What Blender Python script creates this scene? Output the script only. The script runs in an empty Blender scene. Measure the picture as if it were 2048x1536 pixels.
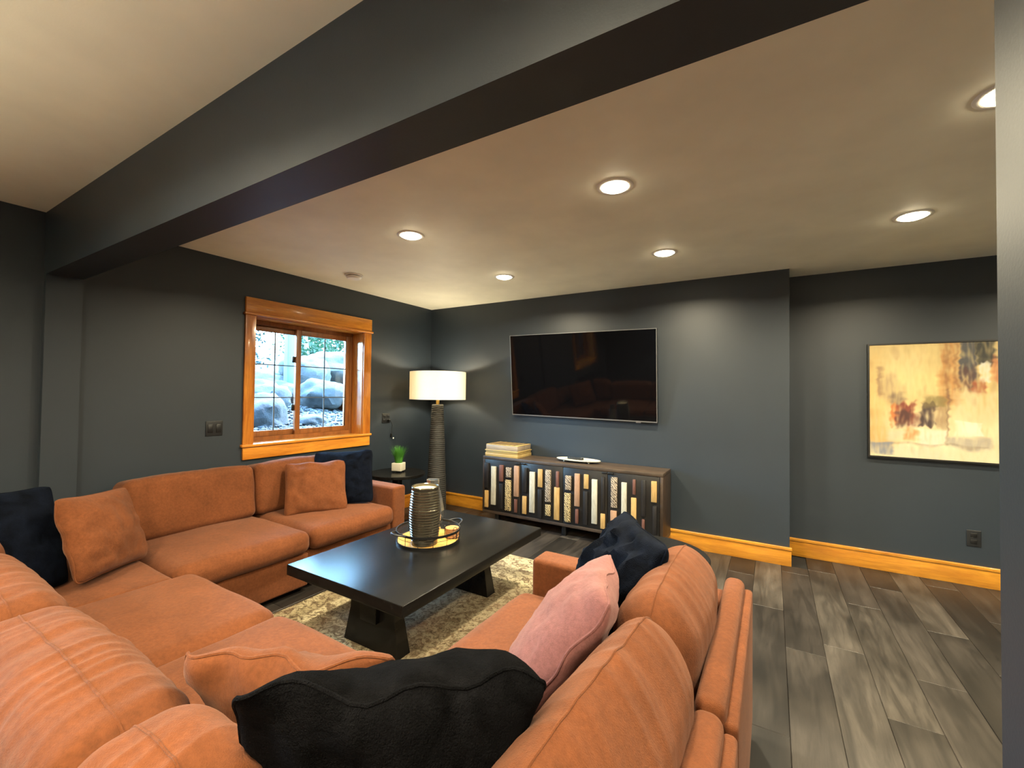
import bpy, bmesh, math, random
from mathutils import Vector, Matrix, noise
random.seed(7)
S = bpy.context.scene
C = S.collection
R = math.radians

# ------------------------------------------------------------------ camera
cam_d = bpy.data.cameras.new('camera'); cam = bpy.data.objects.new('camera', cam_d); C.objects.link(cam)
cam_d.sensor_width = 36; cam_d.lens = 36*866.86/2048; cam_d.clip_start = 0.02
yaw, pitch, roll = .5405058, .0205207, .0121404
fw = Vector((-math.sin(yaw)*math.cos(pitch), math.cos(yaw)*math.cos(pitch), math.sin(pitch)))
rt = fw.cross(Vector((0, 0, 1))).normalized(); up = rt.cross(fw)
rt2 = rt*math.cos(roll)+up*math.sin(roll); up2 = -rt*math.sin(roll)+up*math.cos(roll)
cam.matrix_world = Matrix(((rt2.x, up2.x, -fw.x, 3.7584), (rt2.y, up2.y, -fw.y, -4.2291), (rt2.z, up2.z, -fw.z, 1.3849), (0, 0, 0, 1)))
S.camera = cam

# ------------------------------------------------------------------ world, sun, exposure
S.view_settings.view_transform = 'Standard'; S.view_settings.look = 'None'
S.view_settings.gamma = 1; S.view_settings.use_curve_mapping = False
S.view_settings.exposure = 0.15
SKY = 92.0
wd = bpy.data.worlds.new('sky'); S.world = wd; wd.use_nodes = True
nt = wd.node_tree; nt.nodes.clear()
def wn(t, **k):
    n = nt.nodes.new(t)
    for a, b in k.items(): setattr(n, a, b)
    return n
tc = wn('ShaderNodeTexCoord'); sx = wn('ShaderNodeSeparateXYZ'); rp = wn('ShaderNodeValToRGB')
bg = wn('ShaderNodeBackground'); wo = wn('ShaderNodeOutputWorld')
nt.links.new(tc.outputs['Generated'], sx.inputs[0]); nt.links.new(sx.outputs['Z'], rp.inputs[0])
rp.color_ramp.elements[0].position = 0.0; rp.color_ramp.elements[0].color = (.44, .76, 1, 1)
rp.color_ramp.elements[1].position = 1.0; rp.color_ramp.elements[1].color = (.18, .44, .95, 1)
nt.links.new(rp.outputs[0], bg.inputs['Color']); bg.inputs['Strength'].default_value = SKY
nt.links.new(bg.outputs[0], wo.inputs[0])

sd = bpy.data.lights.new('sun', 'SUN'); sun = bpy.data.objects.new('sun', sd); C.objects.link(sun)
sd.energy = 40; sd.angle = R(2); sd.color = (1, .95, .88)
sun.rotation_euler = Vector((-.15, .55, .82)).to_track_quat('Z', 'Y').to_euler()

def portal(name, loc, direction, w, h):
    d = bpy.data.lights.new(name, 'AREA'); d.shape = 'RECTANGLE'; d.size = w; d.size_y = h
    d.cycles.is_portal = True
    o = bpy.data.objects.new(name, d); C.objects.link(o); o.location = loc
    o.rotation_euler = Vector(direction).to_track_quat('-Z', 'Z').to_euler()
portal('window_portal', (-.24, -1.645, 1.46), (1, 0, 0), 1.1, 1.1)
W2Y = -3.87
portal('window_portal', (-.24, -1.645+W2Y, 1.46), (1, 0, 0), 1.1, 1.1)
LAMP_W = 47.0          # each recessed light
FLOOR_LAMP_W = 29.0

# ------------------------------------------------------------------ materials
def srgb(r, g, b):
    f = lambda c: (c/255/12.92 if c/255 <= .04045 else ((c/255+.055)/1.055)**2.4)
    return (f(r), f(g), f(b), 1)
class M:
    """tiny node helper"""
    def __init__(s, name):
        s.m = bpy.data.materials.new(name); s.m.use_nodes = True
        s.t = s.m.node_tree; s.b = s.t.nodes['Principled BSDF']; s.o = s.t.nodes['Material Output']
    def n(s, typ, **k):
        x = s.t.nodes.new(typ)
        for a, v in k.items():
            if a.startswith('i_'):
                key = a[2:]; key = int(key) if key.isdigit() else key.replace('_', ' ')
                x.inputs[key].default_value = v
            else: setattr(x, a, v)
        return x
    def l(s, a, b): s.t.links.new(a, b)
    def set(s, **k):
        for a, v in k.items(): s.b.inputs[a.replace('_', ' ')].default_value = v
        return s
    def coords(s, scale=(1, 1, 1), rnd=False):
        t = s.n('ShaderNodeTexCoord'); mp = s.n('ShaderNodeMapping'); mp.inputs['Scale'].default_value = scale
        s.l(t.outputs['Object'], mp.inputs[0])
        if rnd:
            oi = s.n('ShaderNodeObjectInfo'); c = s.n('ShaderNodeCombineXYZ'); mu = s.n('ShaderNodeMath', operation='MULTIPLY', i_1=37.)
            s.l(oi.outputs['Random'], mu.inputs[0])
            for i in range(3): s.l(mu.outputs[0], c.inputs[i])
            s.l(c.outputs[0], mp.inputs['Location'])
        return mp.outputs[0]
    def noise(s, vec, scale, detail=4, rough=.55, dist=0):
        x = s.n('ShaderNodeTexNoise', i_Scale=scale, i_Detail=detail, i_Roughness=rough, i_Distortion=dist); s.l(vec, x.inputs['Vector']); return x.outputs['Fac']
    def ramp(s, fac, stops):
        x = s.n('ShaderNodeValToRGB'); e = x.color_ramp.elements
        while len(e) < len(stops): e.new(.5)
        for el, (p, c) in zip(e, stops): el.position = p; el.color = c
        s.l(fac, x.inputs[0]); return x.outputs[0]
    def mix(s, fac, a, b, mode='MIX'):
        x = s.n('ShaderNodeMix', data_type='RGBA', blend_type=mode)
        for sock, v in ((x.inputs[0], fac), (x.inputs[6], a), (x.inputs[7], b)):
            if hasattr(v, 'is_output'): s.l(v, sock)
            else: sock.default_value = v
        return x.outputs[2]
    def bump(s, h, strength=.3, dist=.01):
        x = s.n('ShaderNodeBump', i_Strength=strength, i_Distance=dist); s.l(h, x.inputs['Height']); s.l(x.outputs[0], s.b.inputs['Normal']); return x
    def col(s, c): s.l(c, s.b.inputs['Base Color'])

def plain(name, c, rough=.5, metal=0, **k):
    m = M(name); m.set(Base_Color=c, Roughness=rough, Metallic=metal, **k); return m.m
def paint(name, c, rough=.5, var=.06, bump=.06, spec=.5):
    m = M(name); v = m.coords(); n = m.noise(v, 2.5, 3)
    hi = tuple(min(1, x*(1+var)) for x in c[:3])+(1,); lo = tuple(x*(1-var) for x in c[:3])+(1,)
    m.col(m.ramp(n, [(.3, lo), (.7, hi)])); m.set(Roughness=rough)
    m.bump(m.noise(v, 160, 2), bump, .004); m.b.inputs['Specular IOR Level'].default_value = spec; return m.m
def fabric(name, c, rough=.85, var=.16, sheen=.35, weave=900, wscale=6, bump=.35, dist=.004, sheen_tint=None, spec=.12):
    m = M(name); v = m.coords(rnd=True)
    n1 = m.noise(v, wscale, 5, .6, .6); n2 = m.noise(v, 70, 3, .7)
    hi = tuple(min(1, x*(1+var)) for x in c[:3])+(1,); lo = tuple(x*(1-var) for x in c[:3])+(1,)
    c1 = m.ramp(n1, [(.3, lo), (.7, hi)])
    c2 = m.ramp(n2, [(.35, (.82, .82, .82, 1)), (.65, (1.08, 1.08, 1.08, 1))])
    m.col(m.mix(1., c1, c2, 'MULTIPLY'))
    a = m.coords((1, 1, .25)); f1 = m.noise(a, weave*.5, 2); f2 = m.noise(v, weave*.35, 2); f3 = m.noise(v, 18, 4, .6, .8)
    ad = m.n('ShaderNodeMath', operation='ADD'); m.l(f1, ad.inputs[0]); m.l(f2, ad.inputs[1])
    a2 = m.n('ShaderNodeMath', operation='MULTIPLY_ADD', i_1=1.6); m.l(f3, a2.inputs[0]); m.l(ad.outputs[0], a2.inputs[2])
    m.bump(a2.outputs[0], bump, dist)
    m.set(Roughness=rough, Sheen_Weight=sheen, Sheen_Roughness=.45)
    if sheen_tint: m.set(Sheen_Tint=sheen_tint)
    m.b.inputs['Specular IOR Level'].default_value = spec
    return m.m
def wood(name, dark, light, axis='y', rough=.35, scale=1., bump=.08, rnd=True, coat=0., coat_rough=.08):
    m = M(name); sc = {'x': (1, 9, 9), 'y': (9, 1, 9), 'z': (9, 9, 1)}[axis]
    v = m.coords(tuple(k*scale for k in sc), rnd)
    n1 = m.noise(v, 1.6, 6, .6, 1.2); n2 = m.noise(v, 9, 4, .7, .3)
    c1 = m.ramp(n1, [(.3, dark), (.68, light)])
    c2 = m.ramp(n2, [(.3, (.78, .76, .74, 1)), (.6, (1.05, 1.05, 1.05, 1))])
    m.col(m.mix(1., c1, c2, 'MULTIPLY')); m.set(Roughness=rough, Coat_Weight=coat, Coat_Roughness=coat_rough)
    m.bump(n2, bump, .003); return m.m
def emit(name, c, s):
    m = M(name); m.set(Base_Color=(1, 1, 1, 1), Emission_Color=c, Emission_Strength=s); return m.m

mt = {}
mt['wall'] = paint('charcoal_wall_paint', srgb(29, 38, 47), .48, spec=.58)
mt['ceil'] = paint('warm_ceiling_paint', srgb(246, 243, 226), .6)
mt['trim'] = wood('honey_trim_wood', srgb(170, 98, 28), srgb(210, 140, 48), 'y', .28, coat=.3)
mt['trim_x'] = wood('honey_trim_wood_across', srgb(150, 92, 20), srgb(188, 130, 40), 'x', .28, coat=.3)
mt['trim_z'] = wood('honey_trim_wood_upright', srgb(152, 86, 28), srgb(194, 124, 46), 'z', .22, coat=.6)
mt['sash'] = wood('sash_wood', srgb(112, 66, 30), srgb(150, 94, 48), 'z', .35)
mt['rust'] = fabric('rust_fabric', srgb(99, 56, 31), sheen=.08, sheen_tint=(1, .84, .78, 1))
mt['rust_daylit'] = fabric('rust_velvet_daylit', srgb(116, 76, 74), var=.1, sheen=.15, sheen_tint=(1, .75, .68, 1))  # the rust fabric again, with pink daylight tinted into its base colour
mt['navy'] = fabric('navy_velvet', srgb(8, 12, 22), var=.7, bump=.6, dist=.006, sheen=.02, spec=.04, wscale=14, sheen_tint=(.35, .5, .8, 1))
mt['black'] = fabric('black_velvet', srgb(11, 11, 13), var=.75, bump=.8, dist=.006, sheen=.0, spec=.03, wscale=11, sheen_tint=(.7, .75, .8, 1))
mt['blackwood'] = wood('black_stained_wood', srgb(11, 11, 11), srgb(23, 22, 21), 'y', .27, .6)
m_ = mt['blackwood'].node_tree.nodes['Principled BSDF']; m_.inputs['Specular IOR Level'].default_value = .17
mt['blackmetal'] = plain('black_metal', srgb(14, 14, 16), .45, .2)
mt['espresso'] = wood('espresso_wood', srgb(36, 27, 21), srgb(70, 56, 44), 'x', .5, 2.)
mt['espresso_z'] = wood('espresso_wood_upright', srgb(30, 22, 17), srgb(60, 46, 36), 'z', .5, 2.)
mt['door'] = wood('black_door_wood', srgb(15, 15, 17), srgb(25, 24, 25), 'z', .36, 1.)
mt['b_d'] = wood('block_black', srgb(17, 16, 17), srgb(30, 27, 27), 'z', .4, 3)
mt['b_w'] = wood('block_whitewashed', srgb(146, 142, 128), srgb(172, 168, 154), 'z', .5, 3)
mt['b_t'] = wood('block_tan', srgb(146, 112, 62), srgb(172, 142, 90), 'z', .5, 3)
mt['b_k'] = wood('block_rosy', srgb(130, 98, 74), srgb(156, 122, 96), 'z', .5, 3)
mt['b_b'] = wood('block_brown', srgb(72, 44, 37), srgb(104, 66, 54), 'z', .5, 3)
def carved(name, base, dk):
    m = M(name); v = m.coords((1, 1, 1), True); w = m.n('ShaderNodeTexWave', wave_type='BANDS', bands_direction='DIAGONAL', i_Scale=26., i_Distortion=7., i_Detail=3., i_Detail_Scale=2.)
    m.l(v, w.inputs['Vector']); m.col(m.ramp(w.outputs['Fac'], [(.22, dk), (.42, base)])); m.set(Roughness=.6); m.bump(w.outputs['Fac'], .5, .004); return m.m
mt['b_p'] = carved('block_carved_pale', srgb(154, 138, 118), srgb(58, 46, 36))
mt['b_y'] = carved('block_carved_tan', srgb(166, 146, 102), srgb(66, 52, 32))
mt['pine'] = wood('pale_pine', srgb(156, 130, 78), srgb(182, 158, 104), 'x', .4)
mt['walnut'] = wood('walnut', srgb(48, 32, 22), srgb(72, 50, 34), 'y', .4)
mt['greywood'] = wood('grey_brown_wood', srgb(122, 110, 96), srgb(152, 138, 120), 'x', .45)
mt['ceramic'] = plain('white_ceramic', srgb(190, 184, 168), .3)
mt['white'] = plain('white_plastic', srgb(246, 244, 238), .45)
mt['cream'] = plain('cream_wax', srgb(206, 190, 152), .6)
mt['silver'] = plain('silver_bezel', srgb(150, 152, 156), .35, .8)
mt['screen'] = plain('black_screen_glass', srgb(6, 6, 8), .05, **{'Specular_IOR_Level': .35})
mt['blkplastic'] = plain('black_plastic', srgb(14, 14, 15), .4)
mt['plate'] = plain('dark_cover_plate', srgb(26, 27, 29), .35)
m = M('carved_charcoal_resin'); v = m.coords((1, 1, 1)); w = m.n('ShaderNodeTexWave', wave_type='BANDS', bands_direction='Z', i_Scale=14., i_Distortion=2.5, i_Detail=3.)
m.l(v, w.inputs['Vector']); m.col(m.ramp(w.outputs['Fac'], [(.2, srgb(24, 23, 22)), (.8, srgb(44, 42, 39))])); m.set(Roughness=.7); m.bump(w.outputs['Fac'], .5, .006); mt['lampcol'] = m.m
mt['brass'] = plain('brass_neck', srgb(196, 160, 84), .3, .9)
m = M('linen_shade'); v = m.coords((1, 1, 1)); m.col(m.ramp(m.noise(v, 220, 2), [(.3, srgb(236, 230, 214)), (.7, srgb(248, 244, 232))])); m.set(Roughness=.9)
tr = m.n('ShaderNodeBsdfTranslucent'); tr.inputs[0].default_value = srgb(250, 242, 222); mxs = m.n('ShaderNodeMixShader', i_0=.3)
m.l(m.b.outputs[0], mxs.inputs[1]); m.l(tr.outputs[0], mxs.inputs[2]); m.l(mxs.outputs[0], m.o.inputs[0]); mt['shade'] = m.m
mt['ribglaze'] = plain('dark_pewter_glaze', srgb(92, 87, 76), .2, .72)
mt['silverglaze'] = plain('silvered_glass', srgb(206, 208, 208), .14, .95)
mt['traywood'] = wood('tray_wood', srgb(196, 142, 66), srgb(226, 178, 98), 'x', .3)
mt['coaster'] = wood('coaster_wood', srgb(146, 96, 56), srgb(196, 146, 96), 'x', .5)
m = M('glass_pane'); tb = m.n('ShaderNodeBsdfTransparent'); gl = m.n('ShaderNodeBsdfGlossy', i_Roughness=.02); tb.inputs[0].default_value = (.93, .97, .97, 1)
fr = m.n('ShaderNodeFresnel', i_IOR=1.4); mxs = m.n('ShaderNodeMixShader'); m.l(fr.outputs[0], mxs.inputs[0]); m.l(tb.outputs[0], mxs.inputs[1]); m.l(gl.outputs[0], mxs.inputs[2]); m.l(mxs.outputs[0], m.o.inputs[0]); mt['glass'] = m.m
mt['muntin'] = plain('grey_grille', srgb(74, 86, 98), .5)
mt['lit'] = emit('lit_diffuser', (1, .86, .58, 1), 45)
# floor planks
m = M('dark_plank'); v = m.coords((10, 1.1, 10), True); oi = m.n('ShaderNodeObjectInfo')
n1 = m.noise(v, 1.5, 6, .62, 1.0); n2 = m.noise(v, 8, 5, .7, .4)
big = m.noise(m.coords((2.6, 1.1, 1), True), 1.6, 2)
base = m.ramp(oi.outputs['Random'], [(0, srgb(30, 27, 24)), (.35, srgb(41, 37, 34)), (.7, srgb(54, 50, 46)), (1, srgb(72, 67, 61))])
sh = m.ramp(n1, [(.34, (.45, .44, .43, 1)), (.62, (1.2, 1.18, 1.15, 1))]); sh2 = m.ramp(n2, [(.3, (.75, .74, .73, 1)), (.62, (1.05, 1.05, 1.05, 1))]); sh3 = m.ramp(big, [(.38, (.5, .48, .46, 1)), (.6, (1.3, 1.3, 1.3, 1))])
m.col(m.mix(1., m.mix(1., m.mix(1., base, sh, 'MULTIPLY'), sh2, 'MULTIPLY'), sh3, 'MULTIPLY')); m.set(Roughness=.42); m.bump(n2, .12, .002); mt['plank'] = m.m
mt['subfloor'] = plain('dark_joint', srgb(14, 13, 12), .8)
# rug
m = M('distressed_rug'); t = m.n('ShaderNodeTexCoord'); mp = m.n('ShaderNodeSeparateXYZ'); m.l(t.outputs['Generated'], mp.inputs[0])
def edge(ax):
    a = m.n('ShaderNodeMath', operation='SUBTRACT', i_1=.5); m.l(mp.outputs[ax], a.inputs[0]); b = m.n('ShaderNodeMath', operation='ABSOLUTE'); m.l(a.outputs[0], b.inputs[0]); return b.outputs[0]
ex = m.n('ShaderNodeMath', operation='MULTIPLY_ADD', i_1=1.0, i_2=-.02); m.l(edge('X'), ex.inputs[0])
ey = m.n('ShaderNodeMath', operation='MULTIPLY_ADD', i_1=1.0, i_2=.04); m.l(edge('Y'), ey.inputs[0])
mx = m.n('ShaderNodeMath', operation='MAXIMUM'); m.l(ex.outputs[0], mx.inputs[0]); m.l(ey.outputs[0], mx.inputs[1])
vo = m.coords((1, 1, 1)); wob = m.noise(vo, 9, 3); wa = m.n('ShaderNodeMath', operation='MULTIPLY_ADD', i_1=.03); m.l(wob, wa.inputs[0]); m.l(mx.outputs[0], wa.inputs[2])
zone = m.ramp(wa.outputs[0], [(0, srgb(122, 110, 90)), (.30, srgb(128, 116, 94)), (.335, srgb(160, 149, 121)), (.375, srgb(160, 149, 121)), (.39, srgb(136, 124, 97)), (.43, srgb(141, 129, 100)), (.45, srgb(156, 144, 115))])
pat = m.noise(vo, 16, 5, .72, 1.6); fine = m.noise(vo, 60, 4, .75, .8); blob = m.noise(vo, 3.2, 4, .6, .5)
c1 = m.mix(m.ramp(pat, [(.47, (0, 0, 0, 1)), (.56, (.95, .95, .95, 1))]), zone, srgb(88, 74, 56))
c2 = m.mix(m.ramp(blob, [(.5, (0, 0, 0, 1)), (.68, (.55, .55, .55, 1))]), c1, srgb(104, 80, 62))
c3 = m.mix(1., c2, m.ramp(fine, [(.36, (.4, .38, .35, 1)), (.5, (1.12, 1.12, 1.12, 1))]), 'MULTIPLY')
m.col(c3); m.set(Roughness=.95); m.b.inputs['Specular IOR Level'].default_value = .1; m.bump(m.noise(vo, 420, 2), .5, .004); mt['rug'] = m.m
# outdoors
def rock(name, a, b):
    m = M(name); v = m.coords((1, 1, 1), True); n1 = m.noise(v, 4, 8, .68, .6); n2 = m.noise(v, 26, 5, .7)
    m.col(m.mix(1., m.ramp(n1, [(.32, a), (.66, b)]), m.ramp(n2, [(.3, (.7, .7, .7, 1)), (.65, (1.1, 1.1, 1.1, 1))]), 'MULTIPLY')); m.set(Roughness=.95); m.bump(n2, .6, .02); return m.m
mt['rock'] = rock('granite', srgb(14, 15, 16), srgb(30, 30, 30)); mt['gravel'] = rock('gravel_stone', srgb(16, 16, 16), srgb(38, 37, 36))
mt['soil'] = rock('soil_bed', srgb(50, 48, 44), srgb(80, 76, 70))
def leafm(name, c):
    m = M(name); v = m.coords((1, 1, 1)); m.col(m.ramp(m.noise(v, 7, 2), [(.3, tuple(x*.6 for x in c[:3])+(1,)), (.7, c)])); m.set(Roughness=.6)
    tr = m.n('ShaderNodeBsdfTranslucent'); tr.inputs[0].default_value = c; mxs = m.n('ShaderNodeMixShader', i_0=.35); m.l(m.b.outputs[0], mxs.inputs[1]); m.l(tr.outputs[0], mxs.inputs[2]); m.l(mxs.outputs[0], m.o.inputs[0]); return m.m
mt['leaf'] = leafm('leaf_green', srgb(18, 48, 26)); mt['needle'] = leafm('needle_green', srgb(12, 34, 30)); mt['grass'] = leafm('grass_blade', srgb(82, 150, 52))
mt['bark'] = rock('bark', srgb(74, 64, 56), srgb(112, 100, 90)); mt['post'] = paint('weathered_post', srgb(22, 48, 58), .7)

# ------------------------------------------------------------------ geometry helpers
class G:
    def __init__(s): s.v = []; s.f = []; s.sm = []
    def add(s, vs, fs, smooth=True):
        o = len(s.v); s.v += [Vector(v) for v in vs]; s.f += [tuple(i+o for i in f) for f in fs]; s.sm += [smooth]*len(fs); return s
    def merge(s, g): return s._m(g)
    def _m(s, g):
        o = len(s.v); s.v += g.v; s.f += [tuple(i+o for i in f) for f in g.f]; s.sm += g.sm; return s
    def xf(s, mat): s.v = [mat @ v for v in s.v]; return s
    def deform(s, fn): s.v = [Vector(fn(v)) for v in s.v]; return s
def axpts(h, r, m, k):
    a = [-h+r*(1-math.cos(i/m*math.pi/2))*1.0 for i in range(m)] if False else [-h + r*math.sin(i/m*math.pi/2)*1.0*0 + r*(i/m) for i in range(m)]
    mid = [-(h-r)+2*(h-r)*i/k for i in range(k+1)]
    b = [-x for x in reversed(a)]
    return a+mid+b
def soft(hx, hy, hz, r, m=3, k=(1, 1, 1)):
    """rounded box centred on the origin"""
    r = min(r, hx*.999, hy*.999, hz*.999)
    H = (hx, hy, hz); P = [axpts(H[i], r, m, k[i]) for i in range(3)]; g = G(); idx = {}
    def vert(p):
        key = tuple(round(c, 6) for c in p)
        if key in idx: return idx[key]
        q = [max(-(H[i]-r), min(H[i]-r, p[i])) for i in range(3)]
        d = Vector([p[i]-q[i] for i in range(3)])
        if d.length > 1e-9:
            # even angular spacing
            d = Vector([math.tan(max(-1, min(1, c/r))*math.pi/4) for c in d]); d = d.normalized()*r
        idx[key] = len(g.v); g.v.append(Vector(q)+d); return idx[key]
    for ax in range(3):
        a, b = [(1, 2), (2, 0), (0, 1)][ax]
        for sgn in (-1, 1):
            for i in range(len(P[a])-1):
                for j in range(len(P[b])-1):
                    quad = []
                    for (ii, jj) in ((i, j), (i+1, j), (i+1, j+1), (i, j+1)):
                        p = [0, 0, 0]; p[ax] = sgn*H[ax]; p[a] = P[a][ii]; p[b] = P[b][jj]; quad.append(vert(p))
                    if sgn < 0: quad.reverse()
                    if len(set(quad)) >= 3: g.f.append(tuple(dict.fromkeys(quad))); g.sm.append(True)
    return g
def box(x0, x1, y0, y1, z0, z1, r=0., m=2, k=(1, 1, 1)):
    c = Vector(((x0+x1)/2, (y0+y1)/2, (z0+z1)/2)); h = (abs(x1-x0)/2, abs(y1-y0)/2, abs(z1-z0)/2)
    if r <= 0:
        g = G(); vs = [(sx*h[0], sy*h[1], sz*h[2]) for sx in (-1, 1) for sy in (-1, 1) for sz in (-1, 1)]
        g.add(vs, [(0, 1, 3, 2), (4, 6, 7, 5), (0, 4, 5, 1), (2, 3, 7, 6), (0, 2, 6, 4), (1, 5, 7, 3)], False)
    else: g = soft(*h, r, m, k)
    return g.xf(Matrix.Translation(c))
def lathe(prof, n=32, c=(0, 0, 0), smooth=True):
    g = G(); cx, cy, cz = c; vs = []; fs = []
    for (r, z) in prof:
        for i in range(n):
            a = 2*math.pi*i/n; vs.append((cx+r*math.cos(a), cy+r*math.sin(a), cz+z))
    for j in range(len(prof)-1):
        for i in range(n):
            i2 = (i+1) % n; fs.append((j*n+i, j*n+i2, (j+1)*n+i2, (j+1)*n+i))
    loop = prof[0] == prof[-1]
    if prof[0][0] > 1e-6 and not loop: fs.append(tuple(reversed(range(n))))
    if prof[-1][0] > 1e-6 and not loop: fs.append(tuple(range((len(prof)-1)*n, len(prof)*n)))
    return g.add(vs, fs, smooth)
def tube(path, r, n=8, closed=False):
    pts = [Vector(p) for p in path]; N = len(pts); g = G(); vs = []; fs = []
    ref = None
    for i, p in enumerate(pts):
        a = pts[(i-1) % N] if (closed or i > 0) else p; b = pts[(i+1) % N] if (closed or i < N-1) else p
        t = (b-a).normalized()
        if ref is None: ref = t.orthogonal().normalized()
        ref = (ref-t*ref.dot(t)).normalized(); bn = t.cross(ref)
        for k in range(n):
            an = 2*math.pi*k/n; vs.append(p+(ref*math.cos(an)+bn*math.sin(an))*r)
    for i in range(N if closed else N-1):
        j = (i+1) % N
        for k in range(n): fs.append((i*n+k, i*n+(k+1) % n, j*n+(k+1) % n, j*n+k))
    if not closed: fs += [tuple(reversed(range(n))), tuple(range((N-1)*n, N*n))]
    return g.add(vs, fs)
def ring(c, r, n=48): return [(c[0]+r*math.cos(2*math.pi*i/n), c[1]+r*math.sin(2*math.pi*i/n), c[2]) for i in range(n)]
ROOT = {}
def wpos(o): return ROOT.get(o.name, Vector((0, 0, 0)))
def meshdata(name, g, mat, off=Vector((0, 0, 0)), flat=False):
    me = bpy.data.meshes.new(name); me.from_pydata([tuple(v-off) for v in g.v], [], g.f)
    bm = bmesh.new(); bm.from_mesh(me); bmesh.ops.remove_doubles(bm, verts=bm.verts, dist=1e-6); bmesh.ops.recalc_face_normals(bm, faces=bm.faces)
    bm.to_mesh(me); bm.free()
    sm = any(g.sm) and not flat
    if sm:
        me.polygons.foreach_set('use_smooth', [True]*len(me.polygons))
        try: me.set_sharp_from_angle(angle=R(38))
        except Exception: pass
    me.materials.append(mat); me.update(); return me
def obj(name, g, mat, parent=None, kind=None, label=None, flat=False, origin=None):
    """g is in world space; the mesh is stored relative to its root's location"""
    off = wpos(parent) if parent else Vector(origin or (0, 0, 0))
    o = bpy.data.objects.new(name, meshdata(name, g, mat, off, flat)); C.objects.link(o)
    if parent: o.parent = parent; ROOT[o.name] = off
    else: o.location = off; ROOT[o.name] = off
    if kind: o['kind'] = kind
    if label: o['label'] = label
    return o
def thing(name, loc, label, cat, group=None):
    o = bpy.data.objects.new(name, None); o.empty_display_size = .05; C.objects.link(o); o.location = loc; ROOT[o.name] = Vector(loc)
    return tag(o, label, cat, group)
def tag(o, label, cat, group=None):
    o['label'] = label; o['category'] = cat
    if group: o['group'] = group
    return o
def base_of(g):
    xs = [v.x for v in g.v]; ys = [v.y for v in g.v]; return ((min(xs)+max(xs))/2, (min(ys)+max(ys))/2, min(v.z for v in g.v))
def solo(name, g, mat, label, cat, group=None):
    return tag(obj(name, g, mat, origin=base_of(g)), label, cat, group)

# ------------------------------------------------------------------ room shell
H = 2.44; XR = 6.6; YR = -7.0; YA = .3126; XJ = 3.8814
st = lambda n, g, m, p=None: obj(n, g, m, p, kind='structure' if p is None else None)
floor = st('floor', box(-.02, XR, YR, YA, -.12, -.007), mt['subfloor'])
st('ceiling', box(-.3, XR+.1, YR-.1, YA+.1, H, H+.12), mt['ceil'])
wy0, wy1, wz0, wz1 = -2.215, -1.072, .915, 2.018
g = G()
for b in ((YR-.1, wy0+W2Y, 0, H), (wy1+W2Y, wy0, 0, H), (wy1, .42, 0, H), (wy0, wy1, 0, wz0), (wy0, wy1, wz1, H), (wy0+W2Y, wy1+W2Y, 0, wz0), (wy0+W2Y, wy1+W2Y, wz1, H)): g._m(box(-.28, 0, b[0], b[1], b[2]-.12 if b[2] == 0 else b[2], b[3]))
st('wall_left', g, mt['wall'])
st('wall_back', box(0, XJ, 0, .42, -.12, H), mt['wall'])
st('wall_alcove', box(XJ, XR+.1, YA, .42, -.12, H), mt['wall'])
st('wall_right', box(XR, XR+.1, YR-.1, YA, -.12, H), mt['wall'])
dx0, dx1, dz1 = 3.2, 4.2, 2.1
g = G()
for b in ((0, dx0, -.12, H), (dx1, XR, -.12, H), (dx0, dx1, dz1, H), (dx0, dx1, -.12, 0)): g._m(box(b[0], b[1], YR-.12, YR, b[2], b[3]))
st('wall_rear', g, mt['wall'])
bn, bf, bz = -3.457, -3.295, 2.0635
st('trim_beam', box(0.0, XR, bn, bf, bz, H), mt['wall'])
st('trim_pilaster', box(0, .045, bn, bf, 0, bz), mt['wall'])
st('trim_post', box(4.05, 4.235, bn, bf, 0, bz), mt['wall'])
# closed wooden door in the rear wall, behind the camera
d1 = st('door_1', G()._m(box(dx0, dx0+.09, YR-.02, YR+.02, 0, dz1))._m(box(dx1-.09, dx1, YR-.02, YR+.02, 0, dz1))._m(box(dx0, dx1, YR-.02, YR+.02, dz1-.09, dz1)), mt['trim_z'])
obj('door_slab', box(dx0+.09, dx1-.09, YR-.06, YR-.02, .01, dz1-.09), mt['trim_z'], d1)
obj('door_knob', lathe([(0, 0), (.012, .002), (.012, .03), (.028, .045), (.03, .06), (.018, .072), (0, .074)], 20).xf(Matrix.Translation((dx0+.16, YR-.02, 1.0)) @ Matrix.Rotation(R(-90), 4, 'X')), mt['brass'], d1)

# floor planks, each one a board of its own
PW, PL = .182, 1.215
plank_cache = {}
def plank(x0, x1, y0, y1):
    key = (round(x1-x0, 3), round(y1-y0, 3))
    if key not in plank_cache:
        hx, hy = key[0]/2, key[1]/2; b = .0022; g = G()
        vs = [(s*hx, t*hy, -.0068) for s, t in ((-1, -1), (1, -1), (1, 1), (-1, 1))]+[(s*(hx-.0004), t*(hy-.0004), -b) for s, t in ((-1, -1), (1, -1), (1, 1), (-1, 1))]+[(s*(hx-b), t*(hy-b), 0) for s, t in ((-1, -1), (1, -1), (1, 1), (-1, 1))]
        fs = [(8, 9, 10, 11)]
        for o in (0, 4):
            for i in range(4): j = (i+1) % 4; fs.append((o+i, o+j, o+4+j, o+4+i))
        g.add(vs, fs, False); plank_cache[key] = meshdata('plank', g, mt['plank'], flat=True)
    o = bpy.data.objects.new('plank', plank_cache[key]); C.objects.link(o); o.parent = floor; o.location = ((x0+x1)/2, (y0+y1)/2, 0)
rx = 0.0; row = 0; offs = [0, .52, .21, .8, .37, .98, .1, .66]
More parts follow.
